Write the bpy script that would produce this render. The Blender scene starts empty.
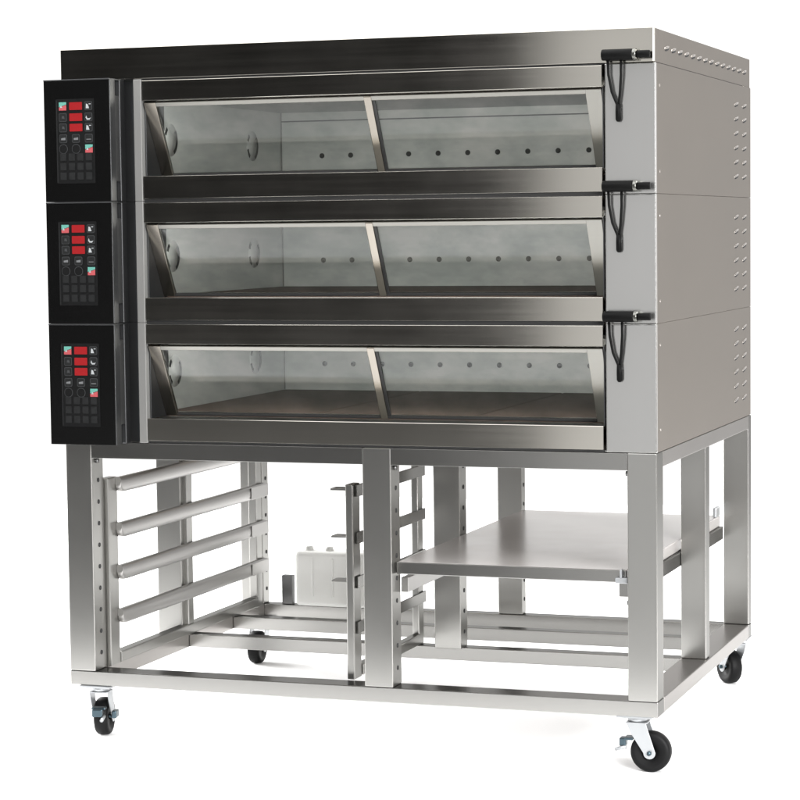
import bpy, bmesh, math, random
from mathutils import Vector, Matrix
random.seed(7)
scene = bpy.context.scene
COL = scene.collection
PI = math.pi

# ------------------------------------------------------------------ materials
def nt(name):
    m = bpy.data.materials.new(name); m.use_nodes = True
    t = m.node_tree; t.nodes.clear()
    out = t.nodes.new('ShaderNodeOutputMaterial')
    return m, t, out

def mapped_noise(t, scale, vec_scale, detail=3, rough=0.55, rand=True):
    tc = t.nodes.new('ShaderNodeTexCoord')
    mp = t.nodes.new('ShaderNodeMapping')
    mp.inputs['Scale'].default_value = vec_scale
    if rand:
        oi = t.nodes.new('ShaderNodeObjectInfo')
        cb = t.nodes.new('ShaderNodeMath'); cb.operation = 'MULTIPLY'; cb.inputs[1].default_value = 37.0
        t.links.new(oi.outputs['Random'], cb.inputs[0])
        add = t.nodes.new('ShaderNodeVectorMath'); add.operation = 'ADD'
        t.links.new(tc.outputs['Object'], add.inputs[0]); t.links.new(cb.outputs[0], add.inputs[1])
        t.links.new(add.outputs[0], mp.inputs['Vector'])
    else:
        t.links.new(tc.outputs['Object'], mp.inputs['Vector'])
    n = t.nodes.new('ShaderNodeTexNoise')
    n.inputs['Scale'].default_value = scale; n.inputs['Detail'].default_value = detail
    n.inputs['Roughness'].default_value = rough
    t.links.new(mp.outputs[0], n.inputs['Vector'])
    return n

def ramp(t, src, lo, hi, a=0.1, b=0.9):
    r = t.nodes.new('ShaderNodeMapRange')
    r.inputs['From Min'].default_value = a; r.inputs['From Max'].default_value = b
    r.inputs['To Min'].default_value = lo; r.inputs['To Max'].default_value = hi
    t.links.new(src, r.inputs['Value'])
    return r.outputs[0]

def steel(name, col, rough, grain=(3, 3, 300), metallic=1.0, bump=0.03, cloud=0.06, rvar=0.03, spec=0.5, edge=None):
    m, t, out = nt(name)
    p = t.nodes.new('ShaderNodeBsdfPrincipled')
    p.inputs['Metallic'].default_value = metallic
    p.inputs['Specular IOR Level'].default_value = spec
    if edge is not None: p.inputs['Specular Tint'].default_value = (edge, edge, edge, 1)
    g = mapped_noise(t, 1.0, grain, 2)
    c = mapped_noise(t, 5.0, (1, 1, 1), 4)
    mx = t.nodes.new('ShaderNodeMix'); mx.data_type = 'RGBA'
    mx.inputs['A'].default_value = tuple(v * (1 - cloud) for v in col) + (1,)
    mx.inputs['B'].default_value = tuple(min(1, v * (1 + cloud)) for v in col) + (1,)
    ad = t.nodes.new('ShaderNodeMath'); ad.operation = 'ADD'
    t.links.new(ramp(t, c.outputs['Fac'], 0, .6), ad.inputs[0]); t.links.new(ramp(t, g.outputs['Fac'], 0, .4), ad.inputs[1])
    t.links.new(ad.outputs[0], mx.inputs['Factor'])
    t.links.new(mx.outputs['Result'], p.inputs['Base Color'])
    ad2 = t.nodes.new('ShaderNodeMath'); ad2.operation = 'ADD'
    t.links.new(ramp(t, c.outputs['Fac'], rough - rvar * .6, rough + rvar * .6), ad2.inputs[0])
    t.links.new(ramp(t, g.outputs['Fac'], -rvar * .4, rvar * .4), ad2.inputs[1])
    t.links.new(ad2.outputs[0], p.inputs['Roughness'])
    if bump:
        bp = t.nodes.new('ShaderNodeBump'); bp.inputs['Strength'].default_value = bump; bp.inputs['Distance'].default_value = 0.001
        t.links.new(g.outputs['Fac'], bp.inputs['Height']); t.links.new(bp.outputs[0], p.inputs['Normal'])
    t.links.new(p.outputs[0], out.inputs[0])
    return m

def plain(name, col, rough=0.5, metallic=0.0, spec=0.5, var=0.1, scale=20, emit=None, coat=0.0, bump=0.0):
    m, t, out = nt(name)
    p = t.nodes.new('ShaderNodeBsdfPrincipled')
    p.inputs['Metallic'].default_value = metallic; p.inputs['Specular IOR Level'].default_value = spec
    p.inputs['Coat Weight'].default_value = coat; p.inputs['Coat Roughness'].default_value = 0.05
    n = mapped_noise(t, scale, (1, 1, 1), 4)
    mx = t.nodes.new('ShaderNodeMix'); mx.data_type = 'RGBA'
    mx.inputs['A'].default_value = tuple(v * (1 - var) for v in col) + (1,)
    mx.inputs['B'].default_value = tuple(min(1, v * (1 + var)) for v in col) + (1,)
    t.links.new(n.outputs['Fac'], mx.inputs['Factor']); t.links.new(mx.outputs['Result'], p.inputs['Base Color'])
    t.links.new(ramp(t, n.outputs['Fac'], rough * .9, min(1, rough * 1.1)), p.inputs['Roughness'])
    if emit:
        p.inputs['Emission Color'].default_value = emit[0] + (1,); p.inputs['Emission Strength'].default_value = emit[1]
    if bump:
        bp = t.nodes.new('ShaderNodeBump'); bp.inputs['Strength'].default_value = bump; bp.inputs['Distance'].default_value = 0.002
        t.links.new(n.outputs['Fac'], bp.inputs['Height']); t.links.new(bp.outputs[0], p.inputs['Normal'])
    t.links.new(p.outputs[0], out.inputs[0])
    return m

def glass_mat(name):
    m, t, out = nt(name)
    tr = t.nodes.new('ShaderNodeBsdfTransparent')
    gl = t.nodes.new('ShaderNodeBsdfGlossy')
    gl.inputs['Color'].default_value = (1, 1, 1, 1)
    n = mapped_noise(t, 7.0, (1, 1, 1.6), 5, .6)
    tint = t.nodes.new('ShaderNodeMix'); tint.data_type = 'RGBA'
    tint.inputs['A'].default_value = (.80, .83, .82, 1); tint.inputs['B'].default_value = (.93, .94, .93, 1)
    t.links.new(ramp(t, n.outputs['Fac'], 0, 1, .35, .65), tint.inputs['Factor'])
    t.links.new(tint.outputs['Result'], tr.inputs['Color'])
    t.links.new(ramp(t, n.outputs['Fac'], .015, .06), gl.inputs['Roughness'])
    fr = t.nodes.new('ShaderNodeFresnel'); fr.inputs['IOR'].default_value = 1.32
    mx = t.nodes.new('ShaderNodeMixShader')
    t.links.new(fr.outputs[0], mx.inputs[0]); t.links.new(tr.outputs[0], mx.inputs[1]); t.links.new(gl.outputs[0], mx.inputs[2])
    t.links.new(mx.outputs[0], out.inputs[0])
    return m

M = {}
M['front'] = steel('brushed_front_steel', (.465, .446, .405), .17, (2, 2, 90), bump=0, rvar=.05)
M['column'] = steel('brushed_column_steel', (.485, .482, .47), .27, (2, 2, 1), bump=0, cloud=0, rvar=0)
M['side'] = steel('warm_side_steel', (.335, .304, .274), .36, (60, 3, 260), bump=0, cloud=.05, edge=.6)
M['trim'] = steel('pale_trim_steel', (.19, .188, .182), .4, (3, 3, 3), metallic=.4, bump=0, edge=.35)
M['creamtrim'] = steel('cream_frame_steel', (.21, .206, .19), .30, (3, 3, 300), bump=0)
M['warmtrim'] = steel('warm_polished_steel', (.25, .230, .202), .20, (3, 3, 300), bump=0)
M['stand'] = steel('satin_stand_steel', (.37, .365, .35), .29, (6, 6, 1), bump=0, edge=.4, cloud=.05)
M['rail'] = steel('satin_rail_steel', (.30, .296, .284), .26, (2, 6, 6), bump=0, edge=.45, cloud=.09)
M['siderail'] = steel('side_rail_steel', (.40, .383, .368), .32, (6, 2, 6), bump=0, edge=.55)
M['slide'] = steel('slide_steel', (.355, .347, .337), .36, (6, 2, 6), bump=0, edge=.7)
M['shelf'] = steel('shelf_steel', (.58, .555, .54), .24, (2, 3, 3), metallic=.55, bump=0, edge=.6, cloud=.05, rvar=.06)
M['cavity'] = steel('oven_cavity_steel', (.52, .528, .508), .5, (3, 3, 60), metallic=.25, bump=0, cloud=.13)
M['darksteel'] = steel('dark_box_steel', (.105, .107, .11), .42, (3, 3, 8), bump=0, edge=.4)
M['midsteel'] = steel('mid_grey_steel', (.17, .17, .17), .4, (3, 3, 8), bump=0, edge=.4)
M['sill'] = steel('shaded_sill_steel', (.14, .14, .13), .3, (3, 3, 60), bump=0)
M['dimple'] = steel('dimple_steel', (.42, .39, .36), .3, (60, 60, 60), bump=0)
M['zinc'] = steel('bright_zinc', (.34, .35, .36), .38, (80, 80, 80), metallic=.7, bump=.04)
M['bluezinc'] = steel('blue_zinc', (.06, .085, .10), .35, (80, 80, 80), bump=.04)
M['gloss'] = plain('gloss_black_panel', (.003, .003, .003), .15, spec=.3, scale=6)
M['black'] = plain('matt_black', (.012, .012, .012), .55, scale=40)
M['grip'] = plain('black_grip_plastic', (.003, .003, .003), .5, spec=.06, scale=60, bump=.05)
M['hole_and_shade'] = plain('dark_hole_and_shade', (.01, .01, .01), .8)  # real holes, and the painted shade of each louvre
M['rubber'] = plain('black_rubber', (.003, .003, .0032), .55, spec=.14, scale=60, bump=.12)
M['key'] = plain('grey_key', (.0085, .0088, .009), .55, spec=.15, scale=90, var=.3)
M['keydim'] = plain('dim_key', (.0025, .0026, .0027), .55, spec=.15, scale=90, var=.3)
M['keyring'] = plain('key_outline', (.03, .031, .032), .5, spec=.15)
M['glyph'] = plain('white_glyph', (.24, .25, .255), .5)
M['glyphdim'] = plain('grey_glyph', (.09, .092, .095), .5)
M['teal'] = plain('teal_key', (.07, .21, .175), .45)
M['redkey'] = plain('red_key', (.26, .045, .05), .45)
M['display'] = plain('red_display', (.10, .004, .005), .35, emit=((.80, .010, .015), .24), var=.2, scale=300)
M['stone'] = plain('hearth_stone', (.098, .068, .053), .85, scale=14, var=.35, bump=.3)
M['lampglass'] = plain('lamp_glass', (.46, .465, .45), .5, var=.12)
M['plastic'] = plain('milky_plastic', (.60, .60, .58), .42, scale=9, var=.03, bump=.05)
M['plasticdim'] = plain('milky_cap', (.5, .5, .48), .42)
M['glass'] = glass_mat('door_glass')
M['floor'] = plain('white_paper_floor', (.92, .92, .92), .7, spec=.05, var=.004)

# ------------------------------------------------------------------ mesh helpers
WORLD = {}
def faces_mat(bm, before, mi):
    for f in bm.faces:
        if f not in before: f.material_index = mi

class MB:
    def __init__(s): s.bm = bmesh.new()
    def _merge(s, b, mi, smooth=False):
        for f in b.faces: f.material_index = mi; f.smooth = smooth
        me = bpy.data.meshes.new('t'); b.to_mesh(me); b.free()
        s.bm.from_mesh(me); bpy.data.meshes.remove(me)
        return s
    def box(s, x0, x1, y0, y1, z0, z1, bev=.0015, seg=2, mi=0, mat=None):
        b = bmesh.new()
        bmesh.ops.create_cube(b, size=1)
        bmesh.ops.scale(b, vec=(x1 - x0, y1 - y0, z1 - z0), verts=b.verts)
        bmesh.ops.translate(b, vec=((x0 + x1) / 2, (y0 + y1) / 2, (z0 + z1) / 2), verts=b.verts)
        if bev: bmesh.ops.bevel(b, geom=b.edges[:], offset=bev, segments=seg, affect='EDGES', profile=.5)
        if mat is not None: b.transform(mat)
        return s._merge(b, mi)
    def cyl(s, a, c, r, r2=None, n=24, mi=0, bev=0.0, cap=True):
        a, c = Vector(a), Vector(c); d = c - a
        b = bmesh.new()
        bmesh.ops.create_cone(b, cap_ends=cap, segments=n, radius1=r, radius2=r if r2 is None else r2, depth=d.length)
        if bev:
            e = [e for e in b.edges if any(len(f.verts) > 4 for f in e.link_faces)]
            bmesh.ops.bevel(b, geom=e, offset=bev, segments=2, affect='EDGES', profile=.5)
        q = Vector((0, 0, 1)).rotation_difference(d.normalized()).to_matrix().to_4x4()
        b.transform(Matrix.Translation((a + c) / 2) @ q)
        s._merge(b, mi, True)
        return s
    def ell(s, c, rx, ry, rz, mi=0, n=12, tilt=0):
        b = bmesh.new()
        bmesh.ops.create_uvsphere(b, u_segments=n, v_segments=max(6, n // 2), radius=1)
        bmesh.ops.scale(b, vec=(rx, ry, rz), verts=b.verts)
        if tilt: bmesh.ops.rotate(b, cent=(0, 0, 0), matrix=Matrix.Rotation(math.radians(tilt), 3, 'X'), verts=b.verts)
        bmesh.ops.translate(b, vec=c, verts=b.verts)
        return s._merge(b, mi, True)
    def prism(s, pts, thick, frame, mi=0, bev=0.0, smooth=False):
        """pts: 2D outline, extruded by thick along local z, then placed by the 4x4 frame"""
        b = bmesh.new()
        v = [b.verts.new((p[0], p[1], 0)) for p in pts]
        f = b.faces.new(v)
        r = bmesh.ops.extrude_face_region(b, geom=[f])
        bmesh.ops.translate(b, vec=(0, 0, thick), verts=[g for g in r['geom'] if isinstance(g, bmesh.types.BMVert)])
        bmesh.ops.recalc_face_normals(b, faces=b.faces[:])
        if bev: bmesh.ops.bevel(b, geom=b.edges[:], offset=bev, segments=2, affect='EDGES', profile=.5)
        b.transform(frame)
        return s._merge(b, mi, smooth)
    def tube(s, pts, r, n=12, mi=0):
        pts = [Vector(p) for p in pts]
        b = bmesh.new(); rings = []
        up = Vector((0, 1, 0))
        for i, p in enumerate(pts):
            d = (pts[min(i + 1, len(pts) - 1)] - pts[max(i - 1, 0)]).normalized()
            u = d.cross(up)
            if u.length < 1e-4: u = d.cross(Vector((1, 0, 0)))
            u.normalize(); w = d.cross(u)
            rr = r[i] if isinstance(r, (list, tuple)) else r
            rings.append([b.verts.new(p + (u * math.cos(k * 2 * PI / n) + w * math.sin(k * 2 * PI / n)) * rr) for k in range(n)])
        for i in range(len(rings) - 1):
            for k in range(n):
                b.faces.new((rings[i][k], rings[i][(k + 1) % n], rings[i + 1][(k + 1) % n], rings[i + 1][k]))
        b.faces.new(rings[0][::-1]); b.faces.new(rings[-1])
        bmesh.ops.recalc_face_normals(b, faces=b.faces[:])
        return s._merge(b, mi, True)
    def lathe(s, prof, c, axis, n=40, mi=0):
        """prof: (radius, offset along axis) closed loop"""
        b = bmesh.new(); rings = []
        for k in range(n):
            a = 2 * PI * k / n
            rings.append([b.verts.new((r * math.cos(a), r * math.sin(a), o)) for r, o in prof])
        m = len(prof)
        for k in range(n):
            for j in range(m):
                b.faces.new((rings[k][j], rings[(k + 1) % n][j], rings[(k + 1) % n][(j + 1) % m], rings[k][(j + 1) % m]))
        bmesh.ops.recalc_face_normals(b, faces=b.faces[:])
        q = Vector((0, 0, 1)).rotation_difference(Vector(axis).normalized()).to_matrix().to_4x4()
        b.transform(Matrix.Translation(c) @ q)
        return s._merge(b, mi, True)
    def build(s, name, mats, parent=None):
        if not isinstance(mats, (list, tuple)): mats = [mats]
        me = bpy.data.meshes.new(name)
        co = [v.co for v in s.bm.verts]
        lo = Vector([min(c[i] for c in co) for i in range(3)]); hi = Vector([max(c[i] for c in co) for i in range(3)])
        c = (lo + hi) / 2
        bmesh.ops.translate(s.bm, vec=-c, verts=s.bm.verts)
        s.bm.to_mesh(me); s.bm.free()
        for m in mats: me.materials.append(M[m])
        o = bpy.data.objects.new(name, me); COL.objects.link(o)
        WORLD[o.name] = c.copy()
        if parent:
            o.parent = parent; o.location = c - WORLD[parent.name]
        else: o.location = c
        return o

def thing(name, loc, label, cat, group=None):
    o = bpy.data.objects.new(name, None); COL.objects.link(o)
    o.location = loc; WORLD[o.name] = Vector(loc); o.empty_display_size = .1
    o['label'] = label; o['category'] = cat
    if group: o['group'] = group
    return o
def tag(o, label, cat):
    o['label'] = label; o['category'] = cat; return o
def F(origin, xa, ya):
    """frame with local x -> xa, y -> ya"""
    xa, ya = Vector(xa).normalized(), Vector(ya).normalized(); za = xa.cross(ya)
    m = Matrix.Identity(4)
    for i, a in enumerate((xa, ya, za)):
        for k in range(3): m[k][i] = a[k]
    return Matrix.Translation(origin) @ m

W, D = 1.70, 1.3166
FLOOR = -0.155

# ------------------------------------------------------------------ setting
b = bmesh.new()
S = 40
pts = [(-6, -.98, 0), (4.5, -.98, 0), (4.5, 6, 0), (-6, 6, 0)]
b.faces.new([b.verts.new(p) for p in pts])
me = bpy.data.meshes.new('floor'); b.to_mesh(me); b.free(); me.materials.append(M['floor'])
fl = bpy.data.objects.new('floor', me); COL.objects.link(fl); fl.location = (0, 0, FLOOR); fl['kind'] = 'structure'

# ------------------------------------------------------------------ one deck
H = .3375
BASES = [.6990, 1.0372, 1.3755]

def make_deck(zb, label):
    t = thing('deck_oven', (W / 2, D / 2, zb), label, 'oven', 'stacked deck ovens')
    z0, z1 = zb + .0003, zb + H + .0003
    # shell
    m = MB()
    m.box(1.640, 1.6975, .0125, D, z0, z1, .001)                       # right side panel
    m.box(0, .03, .002, D, z0, z1)                                    # left side
    m.box(.03, 1.640, D - .0015, D - .0005, z0, z1, 0)                      # back
    m.box(.03, 1.6965, .046, D - .0004, z0 - .0003, z0 + .012)            # bottom
    m.box(.03, 1.6965, .046, D - .0004, z1 - .012, z1 - .0002)            # top
    for i in range(6):                                                # louvre dimples by the back edge, highlight and shade painted as pale and dark
        for y in (1.088, 1.215):
            zz = zb + .280 - i * .0432
            m.ell((1.6968, y, zz), .0042, .036, .0040, 2, 12, 8)
            m.ell((1.6968, y + .003, zz - .0055), .0020, .034, .0035, 1, 10, 8)
    for zz in (zb + .281, zb + .058):
        m.ell((1.697, .055, zz), .002, .006, .004, 2, 8)
    m.build('body', ['side', 'hole_and_shade', 'dimple'], t)
    # front column with rolled edges
    m = MB()
    m.box(1.5635, W, 0, .012, z0, z1, .003, 3)
    m.build('front_column', 'column', t)
    # cavity: walls seen from inside
    m = MB()
    cx0, cx1, cy0, cy1, cz0, cz1 = .175, 1.60, .135, 1.20, zb + .070, zb + .296
    m.box(cx0 - .01, cx0, .13, cy1 + .01, cz0 - .01, cz1 + .01, 0)
    m.box(cx1, cx1 + .01, .13, cy1 + .01, cz0 - .01, cz1 + .01, 0)
    m.box(cx0, cx1, cy1, cy1 + .01, cz0 - .01, cz1 + .01, 0)
    m.box(cx0, cx1, .046, cy1, cz1, cz1 + .01, 0)
    for k in range(10):                                               # steam holes in the back wall
        m.cyl((.318 + .0992 * k, cy1 - .0016, zb + .155), (.318 + .0992 * k, cy1 + .001, zb + .155), .0085, n=14, mi=1)
    m.box(cx0 + .001, cx0 + .004, cy1 - .004, cy1 - .001, cz0, cz1, 0, mi=2)
    m.box(cx0, cx1, cy1 - .002, cy1 - .0005, cz1 - .03, cz1 - .026, 0, mi=1)
    cav = m.build('oven_chamber', ['cavity', 'hole_and_shade', 'trim'], t)
    m = MB()
    for k in range(3):
        a = cx0 + .004 + k * .4737
        m.box(a, a + .4707, .145, cy1 - .01, cz0 - .018, cz0, .004)
    m.build('hearth_stone', 'stone', cav)
    for y in (.335, .955):
        m = MB()
        zl = zb + .182
        m.cyl((cx0, y, zl), (cx0 + .0012, y, zl), .047, n=36, mi=0)
        for a0, a1 in ((-62, 40), (128, 160), (196, 236)):                       # dark broken rim
            o = [(.046 * math.cos(math.radians(a0 + (a1 - a0) * k / 14)), .046 * math.sin(math.radians(a0 + (a1 - a0) * k / 14))) for k in range(15)]
            i2 = [(.035 * math.cos(math.radians(a0 + (a1 - a0) * k / 14)), .035 * math.sin(math.radians(a0 + (a1 - a0) * k / 14))) for k in range(15)]
            m.prism(o + i2[::-1], .0015, F(Vector((cx0 + .0006, y, zl)), (0, 1, 0), (0, 0, 1)), 1)
        m.build('chamber_lamp', ['lampglass', 'hole_and_shade'], cav)
    # door
    dx0, dx1 = .2445, 1.5575
    top0, top1 = zb + .279, zb + .3335
    bot0, bot1 = zb + .007, zb + .0695
    m = MB()
    m.box(dx0, dx1, -.004, .014, top0, top1, .0008, 1)
    m.box(dx0, dx1, -.004, .014, bot0, bot1, .0008, 1)
    m.box(dx0, dx0 + .003, .014, .135, bot1 - .002, top0 + .004, .0005, mi=2)   # left reveal
    m.box(dx1 - .003, dx1, .014, .135, bot1 - .002, top0 + .004, .0005, mi=2)
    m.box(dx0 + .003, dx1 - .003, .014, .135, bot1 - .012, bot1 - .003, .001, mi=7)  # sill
    m.box(dx0, dx1, .004, .0145, z0, bot0 - .0005, 0, mi=1); m.box(dx0, dx1, .004, .0145, top1 + .0005, z1, 0, mi=1)
    # sloping frame of the glass
    A = Vector((0, .010, top0 - .001)); B = Vector((0, .122, bot1 + .006))
    sl = (A - B); L = sl.length
    def strip(x0, x1, a, c, th, mi):
        fr = F(Vector((0, B.y, B.z)), (1, 0, 0), sl)
        m.prism([(x0, a), (x1, a), (x1, c), (x0, c)], th, fr, mi, .001)
    strip(dx0 + .003, .283, 0, L, .012, 3)
    strip(1.512, dx1 - .003, 0, L, .012, 4)
    strip(.283, 1.512, L - .013, L, .012, 5)
    strip(.283, 1.512, 0, .006, .012, 1)
    m.box(.219, .2425, -.006, .03, z0, z1, .0015, 2, mi=6)                      # bright hinge-side strip
    m.box(.150, .2185, .022, .034, z0, z1, .0005, mi=2)
    door = m.build('door', ['front', 'black', 'darksteel', 'warmtrim', 'creamtrim', 'creamtrim', 'trim', 'sill'], t)
    m = MB(); fr = F(Vector((0, B.y, B.z)), (1, 0, 0), sl)
    m.prism([(.897, 0), (.919, 0), (.919, L), (.897, L)], .014, fr, 0, .002)
    m.prism([(.9185, .002), (.926, .002), (.926, L - .003), (.9185, L - .003)], .009, fr, 1, .0005)
    m.build('mullion', ['warmtrim', 'black'], door)
    for x0, x1 in ((.283, .897), (.926, 1.512)):
        m = MB()
        m.prism([(x0, .006), (x1, .006), (x1, L - .013), (x0, L - .013)], .004, fr, 0)
        m.build('window_pane', 'glass', door)
    # control box
    y0 = -.096
    m = MB()
    m.box(-.012, .176, y0 + .004, -.001, z0, z1, .001, mi=2)
    m.box(.176, .1895, y0 + .004, y0 + .036, z0, z1, .002, mi=0)
    m.box(.176, .1895, -.030, -.001, z0, z1, .002, mi=0)
    m.box(.176, .1865, y0 + .0365, -.0305, zb + .055, zb + .292, .002, mi=3)
    m.box(-.012, .1885, y0, y0 + .0035, z0, z1, .0008, mi=1)
    m.box(-.0125, .1898, y0 - .0006, -.001, z1 - .0032, z1, .0005, mi=0)
    box = m.build('control_box', ['darksteel', 'gloss', 'black', 'midsteel'], t)
    kf = lambda x, z, y=-.0966: F(Vector((x, y, z)), (1, 0, 0), (0, 0, 1))
    def sq(w, h, r=.003, n=4):
        o = []
        for cx, cz, a0 in ((w - r, h - r, 0), (-w + r, h - r, 90), (-w + r, -h + r, 180), (w - r, -h + r, 270)):
            for k in range(n + 1):
                a = math.radians(a0 + 90 * k / n); o.append((cx + r * math.cos(a), cz + r * math.sin(a)))
        return o
    for dz in (.264, .2335, .205):
        m = MB(); m.prism(sq(.0195, .0105, .0015), .0012, kf(.0865, zb + dz)); m.build('display', 'display', box)
    rows = (.264, .2335, .205, .175, .1465)
    kinds = {(0, 0): 'col', (0, 1): 'ring', (0, 2): 'ring', (0, 3): 'bar', (0, 4): 'round',
             (1, 3): 'bar', (1, 4): 'round', (2, 0): 'up', (2, 1): 'cup', (2, 2): 'up', (2, 3): 'line', (2, 4): 'col'}
    for (c, r), k in kinds.items():
        x = (.0465, .0855, .125)[c]; z = zb + rows[r]
        m = MB()
        if k == 'col':
            w = .0112
            m.prism([(-w, w), (-w, -.002), (w, .005), (w, w)], .0011, kf(x, z), 0)
            m.prism([(-w, -w), (w, -w), (w, .004), (-w, -.003)], .0011, kf(x, z), 1)
            m.prism([(-.008, -.004), (-.001, -.004), (-.004, .003)], .0004, kf(x, z, -.0979), 2)
            m.build('button', ['teal', 'redkey', 'glyph'], box)
            continue
        rr = .0118 if k != 'round' else .0130
        o = sq(rr, rr, .004 if k != 'round' else .012)
        i = sq(rr - .0015, rr - .0015, .003 if k != 'round' else .0105)
        m.prism(o, .0006, kf(x, z), 1); m.prism(i, .0011, kf(x, z), 0)
        g = kf(x, z, -.0979)
        if k == 'up':
            m.prism([(-.007, -.007), (.003, -.007), (-.001, .004), (-.006, .006)], .0004, g, 2)
            m.prism([(.002, .004), (.008, .004), (.008, .006), (.002, .006)], .0004, g, 2)
        elif k == 'cup':
            m.prism([(-.006, .004), (-.008, -.002), (-.004, -.008), (.004, -.008), (.008, -.002), (.004, -.004), (-.003, -.004)], .0004, g, 2)
        elif k == 'bar': m.prism([(-.006, -.004), (.007, -.004), (.007, .003), (-.006, .001)], .0004, g, 3)
        elif k == 'line': m.prism([(-.007, -.004), (.007, -.004), (.007, -.002), (-.007, -.002)], .0004, g, 3)
        elif k == 'ring': m.prism([(-.003, -.003), (.006, -.004), (.004, .004), (-.002, .004)], .0004, g, 1)
        m.build('button', ['keydim' if k == 'round' else 'key', 'keyring', 'glyph', 'glyphdim'], box)
    m = MB()
    m.prism(sq(.059, .1165, .003), .0003, kf(.084, zb + .1675), 1)
    for r in range(3):
        for c in range(4):
            m.prism(sq(.0092, .0100, .002), .0011, kf(.0455 + c * .0262, zb + (.124, .098, .0715)[r]), 0)
    m.box(.0262, .0295, -.0975, -.0965, zb + .054, zb + .28, 0, mi=2)
    m.build('keypad', ['key', 'keydim', 'key'], box)
    # handle: grip held off the column by two arms that meet in a stem
    hz = zb + H + .0205
    m = MB()
    m.tube([(1.5775, -.020, hz - .006), (1.579, -.017, hz - .05), (1.587, -.014, hz - .095), (1.599, -.012, hz - .124), (1.6025, -.011, hz - .136)], .0037, 10)
    m.tube([(1.613, -.020, hz - .006), (1.6125, -.017, hz - .05), (1.609, -.014, hz - .095), (1.6055, -.012, hz - .122), (1.6035, -.011, hz - .136)], .0037, 10)
    m.tube([(1.603, -.011, hz - .126), (1.603, -.010, hz - .145), (1.603, -.009, hz - .166), (1.603, -.009, hz - .1715)], [.0070, .0078, .0078, .004], 12)
    m.cyl((1.603, -.008, hz - .140), (1.603, .001, hz - .140), .008)
    m.cyl((1.655, -.0235, hz), (1.690, -.0235, hz), .0095, mi=2, bev=.002)
    m.cyl((1.676, -.020, hz), (1.676, .001, hz), .006, mi=2)
    h = m.build('handle', ['grip', 'zinc', 'grip'], t)
    m = MB(); m.cyl((1.563, -.0235, hz), (1.645, -.0235, hz), .0145, n=28, bev=.003); m.build('grip', 'grip', h)
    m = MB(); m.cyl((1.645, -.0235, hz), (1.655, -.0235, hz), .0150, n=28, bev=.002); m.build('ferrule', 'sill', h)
    return t

def copy_tree(o, parent=None):
    c = o.copy(); COL.objects.link(c)
    if parent: c.parent = parent
    for ch in list(o.children): copy_tree(ch, c)
    return c

LAB = ['bottom stainless deck oven of the stack, resting directly on the open stand',
       'middle stainless deck oven, between the top and bottom decks of the stack',
       'topmost stainless deck oven of the stack, just under the plain hood with louvres']
deck = make_deck(BASES[0], LAB[0])
for i in (1, 2):
    c = copy_tree(deck); c.location.z = BASES[i]; c['label'] = LAB[i]

# ------------------------------------------------------------------ hood
hood = thing('oven_hood', (W / 2, D / 2, 1.713), 'plain stainless hood cap on top of the oven stack with a row of side louvres', 'hood')
m = MB()
m.box(-.006, 1.6955, -.002, .014, 1.7150, 1.8030, .0015, 2)
m.build('front_panel', 'front', hood)
m = MB()
m.box(-.004, 1.6950, .0145, D, 1.7150, 1.8025, .002, 2)
for k in range(14):
    y = .150 + .0832 * k
    m.ell((1.6948, y, 1.7600), .0042, .029, .0040, 1, 12, 8)
    m.ell((1.6948, y + .003, 1.7545), .0020, .027, .0035, 2, 10, 8)  # pale and dark ellipses paint each louvre's highlight and shade
m.build('cover', ['side', 'dimple', 'hole_and_shade'], hood)
m = MB(); m.box(1.655, 1.696, 1.205, D, 1.7128, 1.7149, .0003); m.build('spacer', 'side', hood)
m = MB(); m.box(1.640, 1.6945, .10, 1.20, 1.7128, 1.7148, .0004); m.box(.01, 1.63, .01, D - .02, 1.7125, 1.7148, 0)
m.build('gasket', 'black', hood)

# ------------------------------------------------------------------ stand
st = thing('oven_stand', (W / 2, D / 2, FLOOR), 'open stainless steel stand on four casters under the oven stack', 'stand')
X0, X1 = -.016, 1.70
LX = ((-.016, .064), (.881, .963), (1.620, 1.6995))
ZT = .6980
def leg(x0, x1, y0, y1, z0, z1, holes):
    m = MB()
    m.box(x0, x1, y0, y1, z0, z1, .003, 3)
    if holes:
        k = 0; z = .09
        while z < .64:
            m.cyl((x1 - .001, y0 + (y1 - y0) * .55, z), (x1 + .0012, y0 + (y1 - y0) * .55, z), .0065, n=12, mi=1)
            z += .062
    m.build('leg', ['stand', 'hole_and_shade'], st)
leg(*LX[0], -.001, .074, .0415, ZT, True)
leg(*LX[1], -.001, .074, .0415, ZT, True)
leg(*LX[2], -.001, .074, .0415, ZT, False)
leg(*LX[0], .600, .672, .0415, ZT, True)
leg(*LX[1], .612, .680, .0415, ZT, True)
leg(LX[2][0], 1.694, .650, .700, .0415, .6565, False)
leg(*LX[0], 1.262, 1.314, .0415, ZT, True)
leg(*LX[1], 1.272, 1.314, .0415, ZT, True)
leg(*LX[2], 1.272, 1.3155, .0415, ZT, False)
def bar(name, mat, *a, bev=.002):
    m = MB(); m.box(*a, bev, 2); return m.build(name, mat, st)
# base ring and cross rails
bar('rail', 'rail', X0, X1, 0, .075, 0, .041)
bar('rail', 'rail', X0, X1, 1.268, D, 0, .041)
bar('rail', 'siderail', X0, .064, .0755, 1.2675, 0, .041)
bar('rail', 'siderail', 1.620, X1, .0755, 1.2675, 0, .041)
bar('rail', 'rail', .0645, 1.6195, .652, .700, .0005, .0405)
bar('rail', 'rail', .0645, 1.6195, 1.000, 1.045, .0005, .0405)
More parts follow.
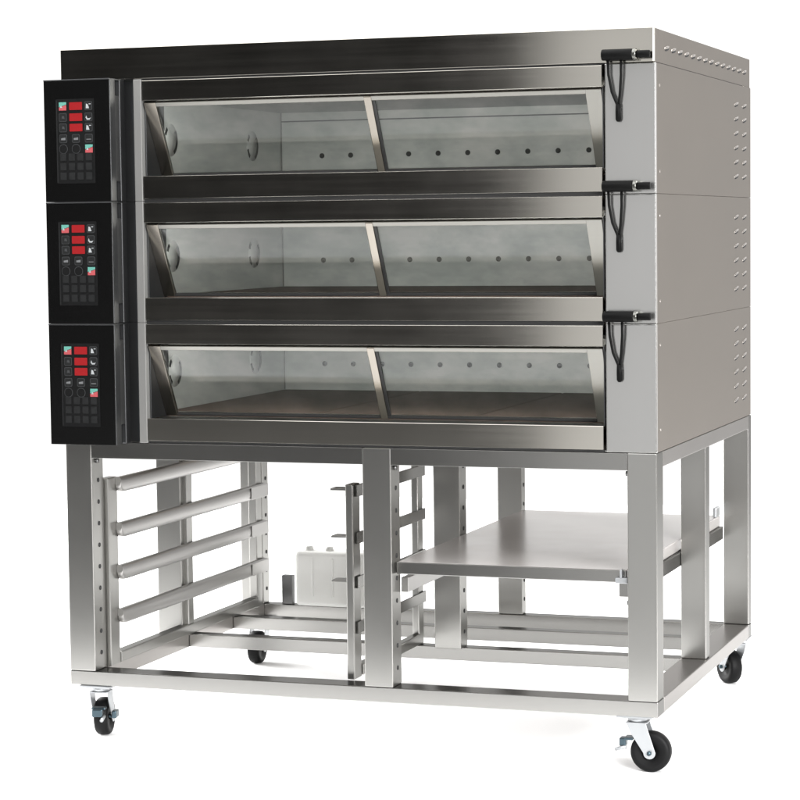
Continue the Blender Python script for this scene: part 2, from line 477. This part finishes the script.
# top frame
for a, c in ((.0645, .8805), (.9635, 1.6195)):
    bar('rail', 'rail', a, c, .0005, .050, .6525, ZT - .0005, bev=.0006)
    bar('rail', 'rail', a, c, 1.275, 1.3145, .6525, ZT - .0005)
    bar('rail', 'rail', a, c, .615, .665, .6525, ZT - .0005)
bar('rail', 'siderail', X0 + .0005, .050, .0745, .5995, .657, ZT - .0003)
bar('rail', 'siderail', X0 + .0005, .050, .6725, 1.2615, .657, ZT - .0003)
bar('rail', 'siderail', 1.650, 1.699, .0745, 1.2715, .657, ZT - .0003)
# bolts by the right front leg
for a, c, y, z in ((1.6195, 1.612, .02, .643), (1.6195, 1.614, .02, .30), (.0642, .071, .03, .643), (.9632, .970, .03, .643)):
    m = MB(); m.cyl((a, y, z), (c, y, z), .007, n=6); m.build('bolt', 'midsteel', st)
bar('bracket', 'midsteel', .124, .162, 1.275, 1.300, .0415, .139)
# pan racks
SZ = (.541, .409, .285, .158)
def slide_bar(x0, x1, y0, y1, z, h, parent):
    """half round pan slide, its nose rounded underneath"""
    bm = bmesh.new(); rings = []
    secs = [(y0 + .03 - .03 * math.cos(math.radians(a)), z + (h - .020) * (1 - math.sin(math.radians(a)))) for a in (0, 12, 25, 40, 55, 72, 90)] + [(y1, z)]
    for y, zl in secs:
        hh = z + h - zl; ring = [bm.verts.new((x0, y, zl)), bm.verts.new((x0, y, z + h))]
        for k in range(9):
            a = math.radians(90 - 180 * k / 8)
            ring.append(bm.verts.new((x0 + .004 + (x1 - x0 - .004) * math.cos(a) ** .3 if abs(math.cos(a)) > 1e-6 else x0 + .004, y, zl + hh / 2 + hh / 2 * math.sin(a))))
        rings.append(ring)
    n = len(rings[0])
    for a, c in zip(rings, rings[1:]):
        for k in range(n): bm.faces.new((a[k], a[(k + 1) % n], c[(k + 1) % n], c[k]))
    for rg in (rings[0], rings[-1]): bm.faces.new([bm.verts.new(v.co) for v in rg])
    bmesh.ops.recalc_face_normals(bm, faces=bm.faces[:])
    m = MB(); m._merge(bm, 0, True)
    return m.build('slide', 'slide', parent)
def rack(px0, px1, sx0, sx1, y0, yback, lead, pins):
    m = MB()
    m.box(px0, px1, y0, y0 + .060, .0415, .587, .003)
    m.box(px0, px1, yback - .045, yback, .0415, .587, .003)
    m.box(px0, px1, .625, .665, .0415, .587, .003) if lead else None
    m.box(px0, px1 + .004, y0 + .06, yback - .045, .045, .076, .003)
    if pins:
        for z in SZ[:3]:
            m.box(px0 - .045, px0, y0 + .004, y0 + .05, z + .028, z + .034, .001)
    r = m.build('pan_rack', 'stand', st)
    for z in SZ:
        if not lead:
            m = MB(); m.box(sx0, sx0 + .006, y0 + .02, yback + .005, z + .010, z + .043, .001); m.build('slide', 'rail', r); continue
        slide_bar(sx0, sx1, y0 + .045, yback + .005, z, .045, r)
        if lead:
            m = MB(); m.box(sx1 + .0005, sx1 + .003, yback - .135, yback + .008, z + .002, z + .043, .001); m.build('end_bracket', 'slide', r)
    return r
rack(.047, .076, .0765, .095, .080, 1.225, True, False)
rack(.800, .822, .8225, .846, .080, .690, False, True)
# shelf slides
bar('shelf_slide', 'rail', 1.585, 1.6195, .045, 1.270, .310, .350)
bar('shelf_slide', 'slide', .9635, .985, .0755, .700, .294, .336)
bar('shelf_slide', 'rail', .9635, .985, .7005, 1.270, .294, .336)

# casters
def caster(x, y, ang, name='caster', brake=True, pedal=False):
    m = MB()
    rz = Matrix.Translation((x, y, 0)) @ Matrix.Rotation(ang, 4, 'Z')
    # local: trail along +x, axle along y
    m.box(x - .048, x + .048, y - .042, y + .042, -.0065, -.0005, .001)
    m.cyl((x, y, -.020), (x, y, -.0065), .026, n=28, bev=.003)
    tr = .036; wz = -.1005
    for s in (-1, 1):
        pts = [(-.026, -.020), (.026, -.020), (.034, -.045)]
        for k in range(9):
            a = math.radians(20 - 180 * k / 8 - 20); pts.append((tr + .0165 * math.cos(a), wz + .0165 * math.sin(a)))
        pts.append((-.012, -.052))
        yy = .0265 * s
        fr = rz @ F(Vector((0, yy + .0015, 0)), (1, 0, 0), (0, 0, 1))
        m.prism(pts, .003, fr, 0, .0008)
    m.box(-.027, .030, -.0265, .0265, -.0235, -.0200, .001, mat=rz)
    a = rz @ Vector((tr, -.035, wz)); c = rz @ Vector((tr, .035, wz))
    m.cyl(a, c, .0065, n=6, mi=1)
    cs = m.build(name, ['zinc', 'bluezinc'], st)
    m = MB()
    prof = [(.012, -.016), (.030, -.016), (.038, -.020), (.049, -.0195), (.0535, -.014), (.0545, 0), (.0535, .014), (.049, .0195), (.038, .020), (.030, .016), (.012, .016)]
    ax = (rz.to_3x3() @ Vector((0, 1, 0)))
    m.lathe(prof, rz @ Vector((tr, 0, wz)), ax, 44)
    m.build('wheel', 'rubber', cs)
    if brake:
        m = MB()
        m.box(-.034, -.010, -.020, .020, wz + .030, wz + .037, .002, mat=rz, mi=0)
        m.box(-.048, -.030, -.015, .015, wz + .012, wz + .034, .003, mat=rz, mi=0)
        m.cyl(rz @ Vector((-.028, -.016, wz + .012)), rz @ Vector((-.058, -.016, wz + .004)), .005, n=10, mi=1)
        if pedal: m.box(-.022, .012, -.050, -.036, wz + .004, wz + .026, .003, mat=rz, mi=0)
        m.build('brake_lever', ['bluezinc', 'zinc'], cs)
    return cs
caster(1.634, .050, math.radians(2))
caster(.062, .034, math.radians(101), pedal=True)
caster(1.652, 1.290, math.radians(130), brake=False)
caster(.045, 1.275, math.radians(-86))

# ------------------------------------------------------------------ shelf, jug
sh = thing('slide_out_shelf', (1.29, .66, .350), 'flat stainless shelf with a turned down lip in the right bay of the stand', 'shelf')
m = MB()
m.box(.966, 1.610, .036, 1.268, .3505, .384, .003, 2)
m.build('top', 'shelf', sh)
m = MB(); m.box(.966, 1.610, .031, .0355, .3505, .3838, .002, 2); m.build('front_lip', 'rail', sh)  # darker steel than the top, its dim reflection put into the colour
m = MB()
m.box(1.583, 1.617, .012, .031, .3510, .366, .002); m.box(1.596, 1.601, .010, .031, .366, .388, .001)
m.build('stop', 'zinc', sh)
m = MB(); m.box(1.600, 1.612, 1.20, 1.255, .3845, .415, .003); m.build('rear_stop', 'zinc', sh)

jug = thing('water_jug', (.305, 1.29, .042), 'milky white plastic water jug standing on the rear rail behind the pan rack', 'jug')
m = MB()
m.box(.183, .430, 1.245, 1.345, .0425, .226, .014, 4)
for x in (.246, .317, .375):
    m.box(x - .004, x + .004, 1.2415, 1.25, .075, .205, .003, 2)
m.build('tank', 'plastic', jug)
for x in (.222, .293):
    m = MB(); m.cyl((x, 1.285, .224), (x, 1.285, .240), .015, .012, n=20, bev=.002); m.build('cap', 'plasticdim', jug)

# ------------------------------------------------------------------ light
def area(name, loc, target, sx, sy, power, col=(1, 1, 1)):
    l = bpy.data.lights.new(name, 'AREA'); l.shape = 'RECTANGLE'; l.size = sx; l.size_y = sy
    l.energy = power; l.color = col
    o = bpy.data.objects.new(name, l); COL.objects.link(o); o.location = loc
    o.rotation_euler = (Vector(target) - Vector(loc)).to_track_quat('-Z', 'Y').to_euler()
    return o
area('overhead_softbox', (.6, -.8, 5.0), (.6, -.8, 0), 9, 9, 1080)
area('left_floor_fill', (-5.0, 2.6, 2.2), (.8, 1.0, FLOOR), 5, 2.4, 900)  # unseen fill added to wash out shadow under the stand
area('right_floor_fill', (6.5, -5.5, 2.6), (.9, .1, FLOOR), 4.0, 2.6, 1450)  # added front-right fill that whitens the shaded floor by the front rail
area('strip_softbox', (.97, -3.0, .9), (1.05, 0, .9), .8, 2.8, 7.6)
area('side_softbox', (7.5, 4.5, 1.6), (1.7, .6, .7), 3, 3, 60, (1, .95, .90))
for zb in BASES:
    area('chamber_fill', (.88, .075, zb + .287), (.88, .75, zb + .10), 1.2, .04, 5.4, (1, .98, .95))  # fill added out of sight behind the door header to brighten the chamber

w = bpy.data.worlds.new('World'); scene.world = w; w.use_nodes = True
t = w.node_tree; t.nodes.clear()
out = t.nodes.new('ShaderNodeOutputWorld'); bg = t.nodes.new('ShaderNodeBackground')
tc = t.nodes.new('ShaderNodeTexCoord')
def lobe(d, a, c, lo, hi):
    n = t.nodes.new('ShaderNodeVectorMath'); n.operation = 'DOT_PRODUCT'
    t.links.new(tc.outputs['Generated'], n.inputs[0]); n.inputs[1].default_value = Vector(d).normalized()
    r = t.nodes.new('ShaderNodeMapRange'); r.interpolation_type = 'SMOOTHSTEP'
    r.inputs['From Min'].default_value = a; r.inputs['From Max'].default_value = c
    r.inputs['To Min'].default_value = lo; r.inputs['To Max'].default_value = hi
    t.links.new(n.outputs['Value'], r.inputs['Value']); return r.outputs[0]
back = lobe((-.8, .6, 0), .05, .50, 0.5, 1.25)       # lit white studio behind the oven
front = lobe((-.38, -.92, .12), .35, .86, 1.0, 0.02)      # unlit studio behind the photographer
sp = t.nodes.new('ShaderNodeSeparateXYZ'); t.links.new(tc.outputs['Generated'], sp.inputs[0])
def zramp(a, c, lo, hi):
    q = t.nodes.new('ShaderNodeMapRange'); q.interpolation_type = 'SMOOTHSTEP'
    q.inputs['From Min'].default_value = a; q.inputs['From Max'].default_value = c
    q.inputs['To Min'].default_value = lo; q.inputs['To Max'].default_value = hi
    t.links.new(sp.outputs['Z'], q.inputs['Value']); return q.outputs[0]
def mth(op, a, c):
    q = t.nodes.new('ShaderNodeMath'); q.operation = op
    t.links.new(a, q.inputs[0]); t.links.new(c, q.inputs[1]); return q.outputs[0]
low = mth('ADD', zramp(-.105, -.052, .52, 0), zramp(-.80, -.52, 5.0, 0))     # glow added below the horizon for stand and glass to reflect
front = mth('MAXIMUM', front, low)
back = mth('ADD', back, lobe((-1, 0, 0), .5, .9, 0, 1.8))          # glow added on the left to lift the floor under the oven
mu = t.nodes.new('ShaderNodeMath'); mu.operation = 'MULTIPLY'
t.links.new(back, mu.inputs[0]); t.links.new(front, mu.inputs[1])
t.links.new(mu.outputs[0], bg.inputs['Strength']); bg.inputs['Color'].default_value = (1, .995, .985, 1)
t.links.new(bg.outputs[0], out.inputs[0])

# ------------------------------------------------------------------ camera
cam = bpy.data.cameras.new('camera'); co = bpy.data.objects.new('camera', cam); COL.objects.link(co)
cam.sensor_width = 36; cam.lens = 2377.18 / 800 * 36
co.location = (3.08801, -6.05444, 1.29265); co.rotation_euler = (1.498686, .0111139, .3324765)
cam.clip_end = 300; cam.clip_start = .05
scene.camera = co
scene.view_settings.view_transform = 'Standard'; scene.view_settings.look = 'None'
scene.view_settings.exposure = 0; scene.view_settings.gamma = 1
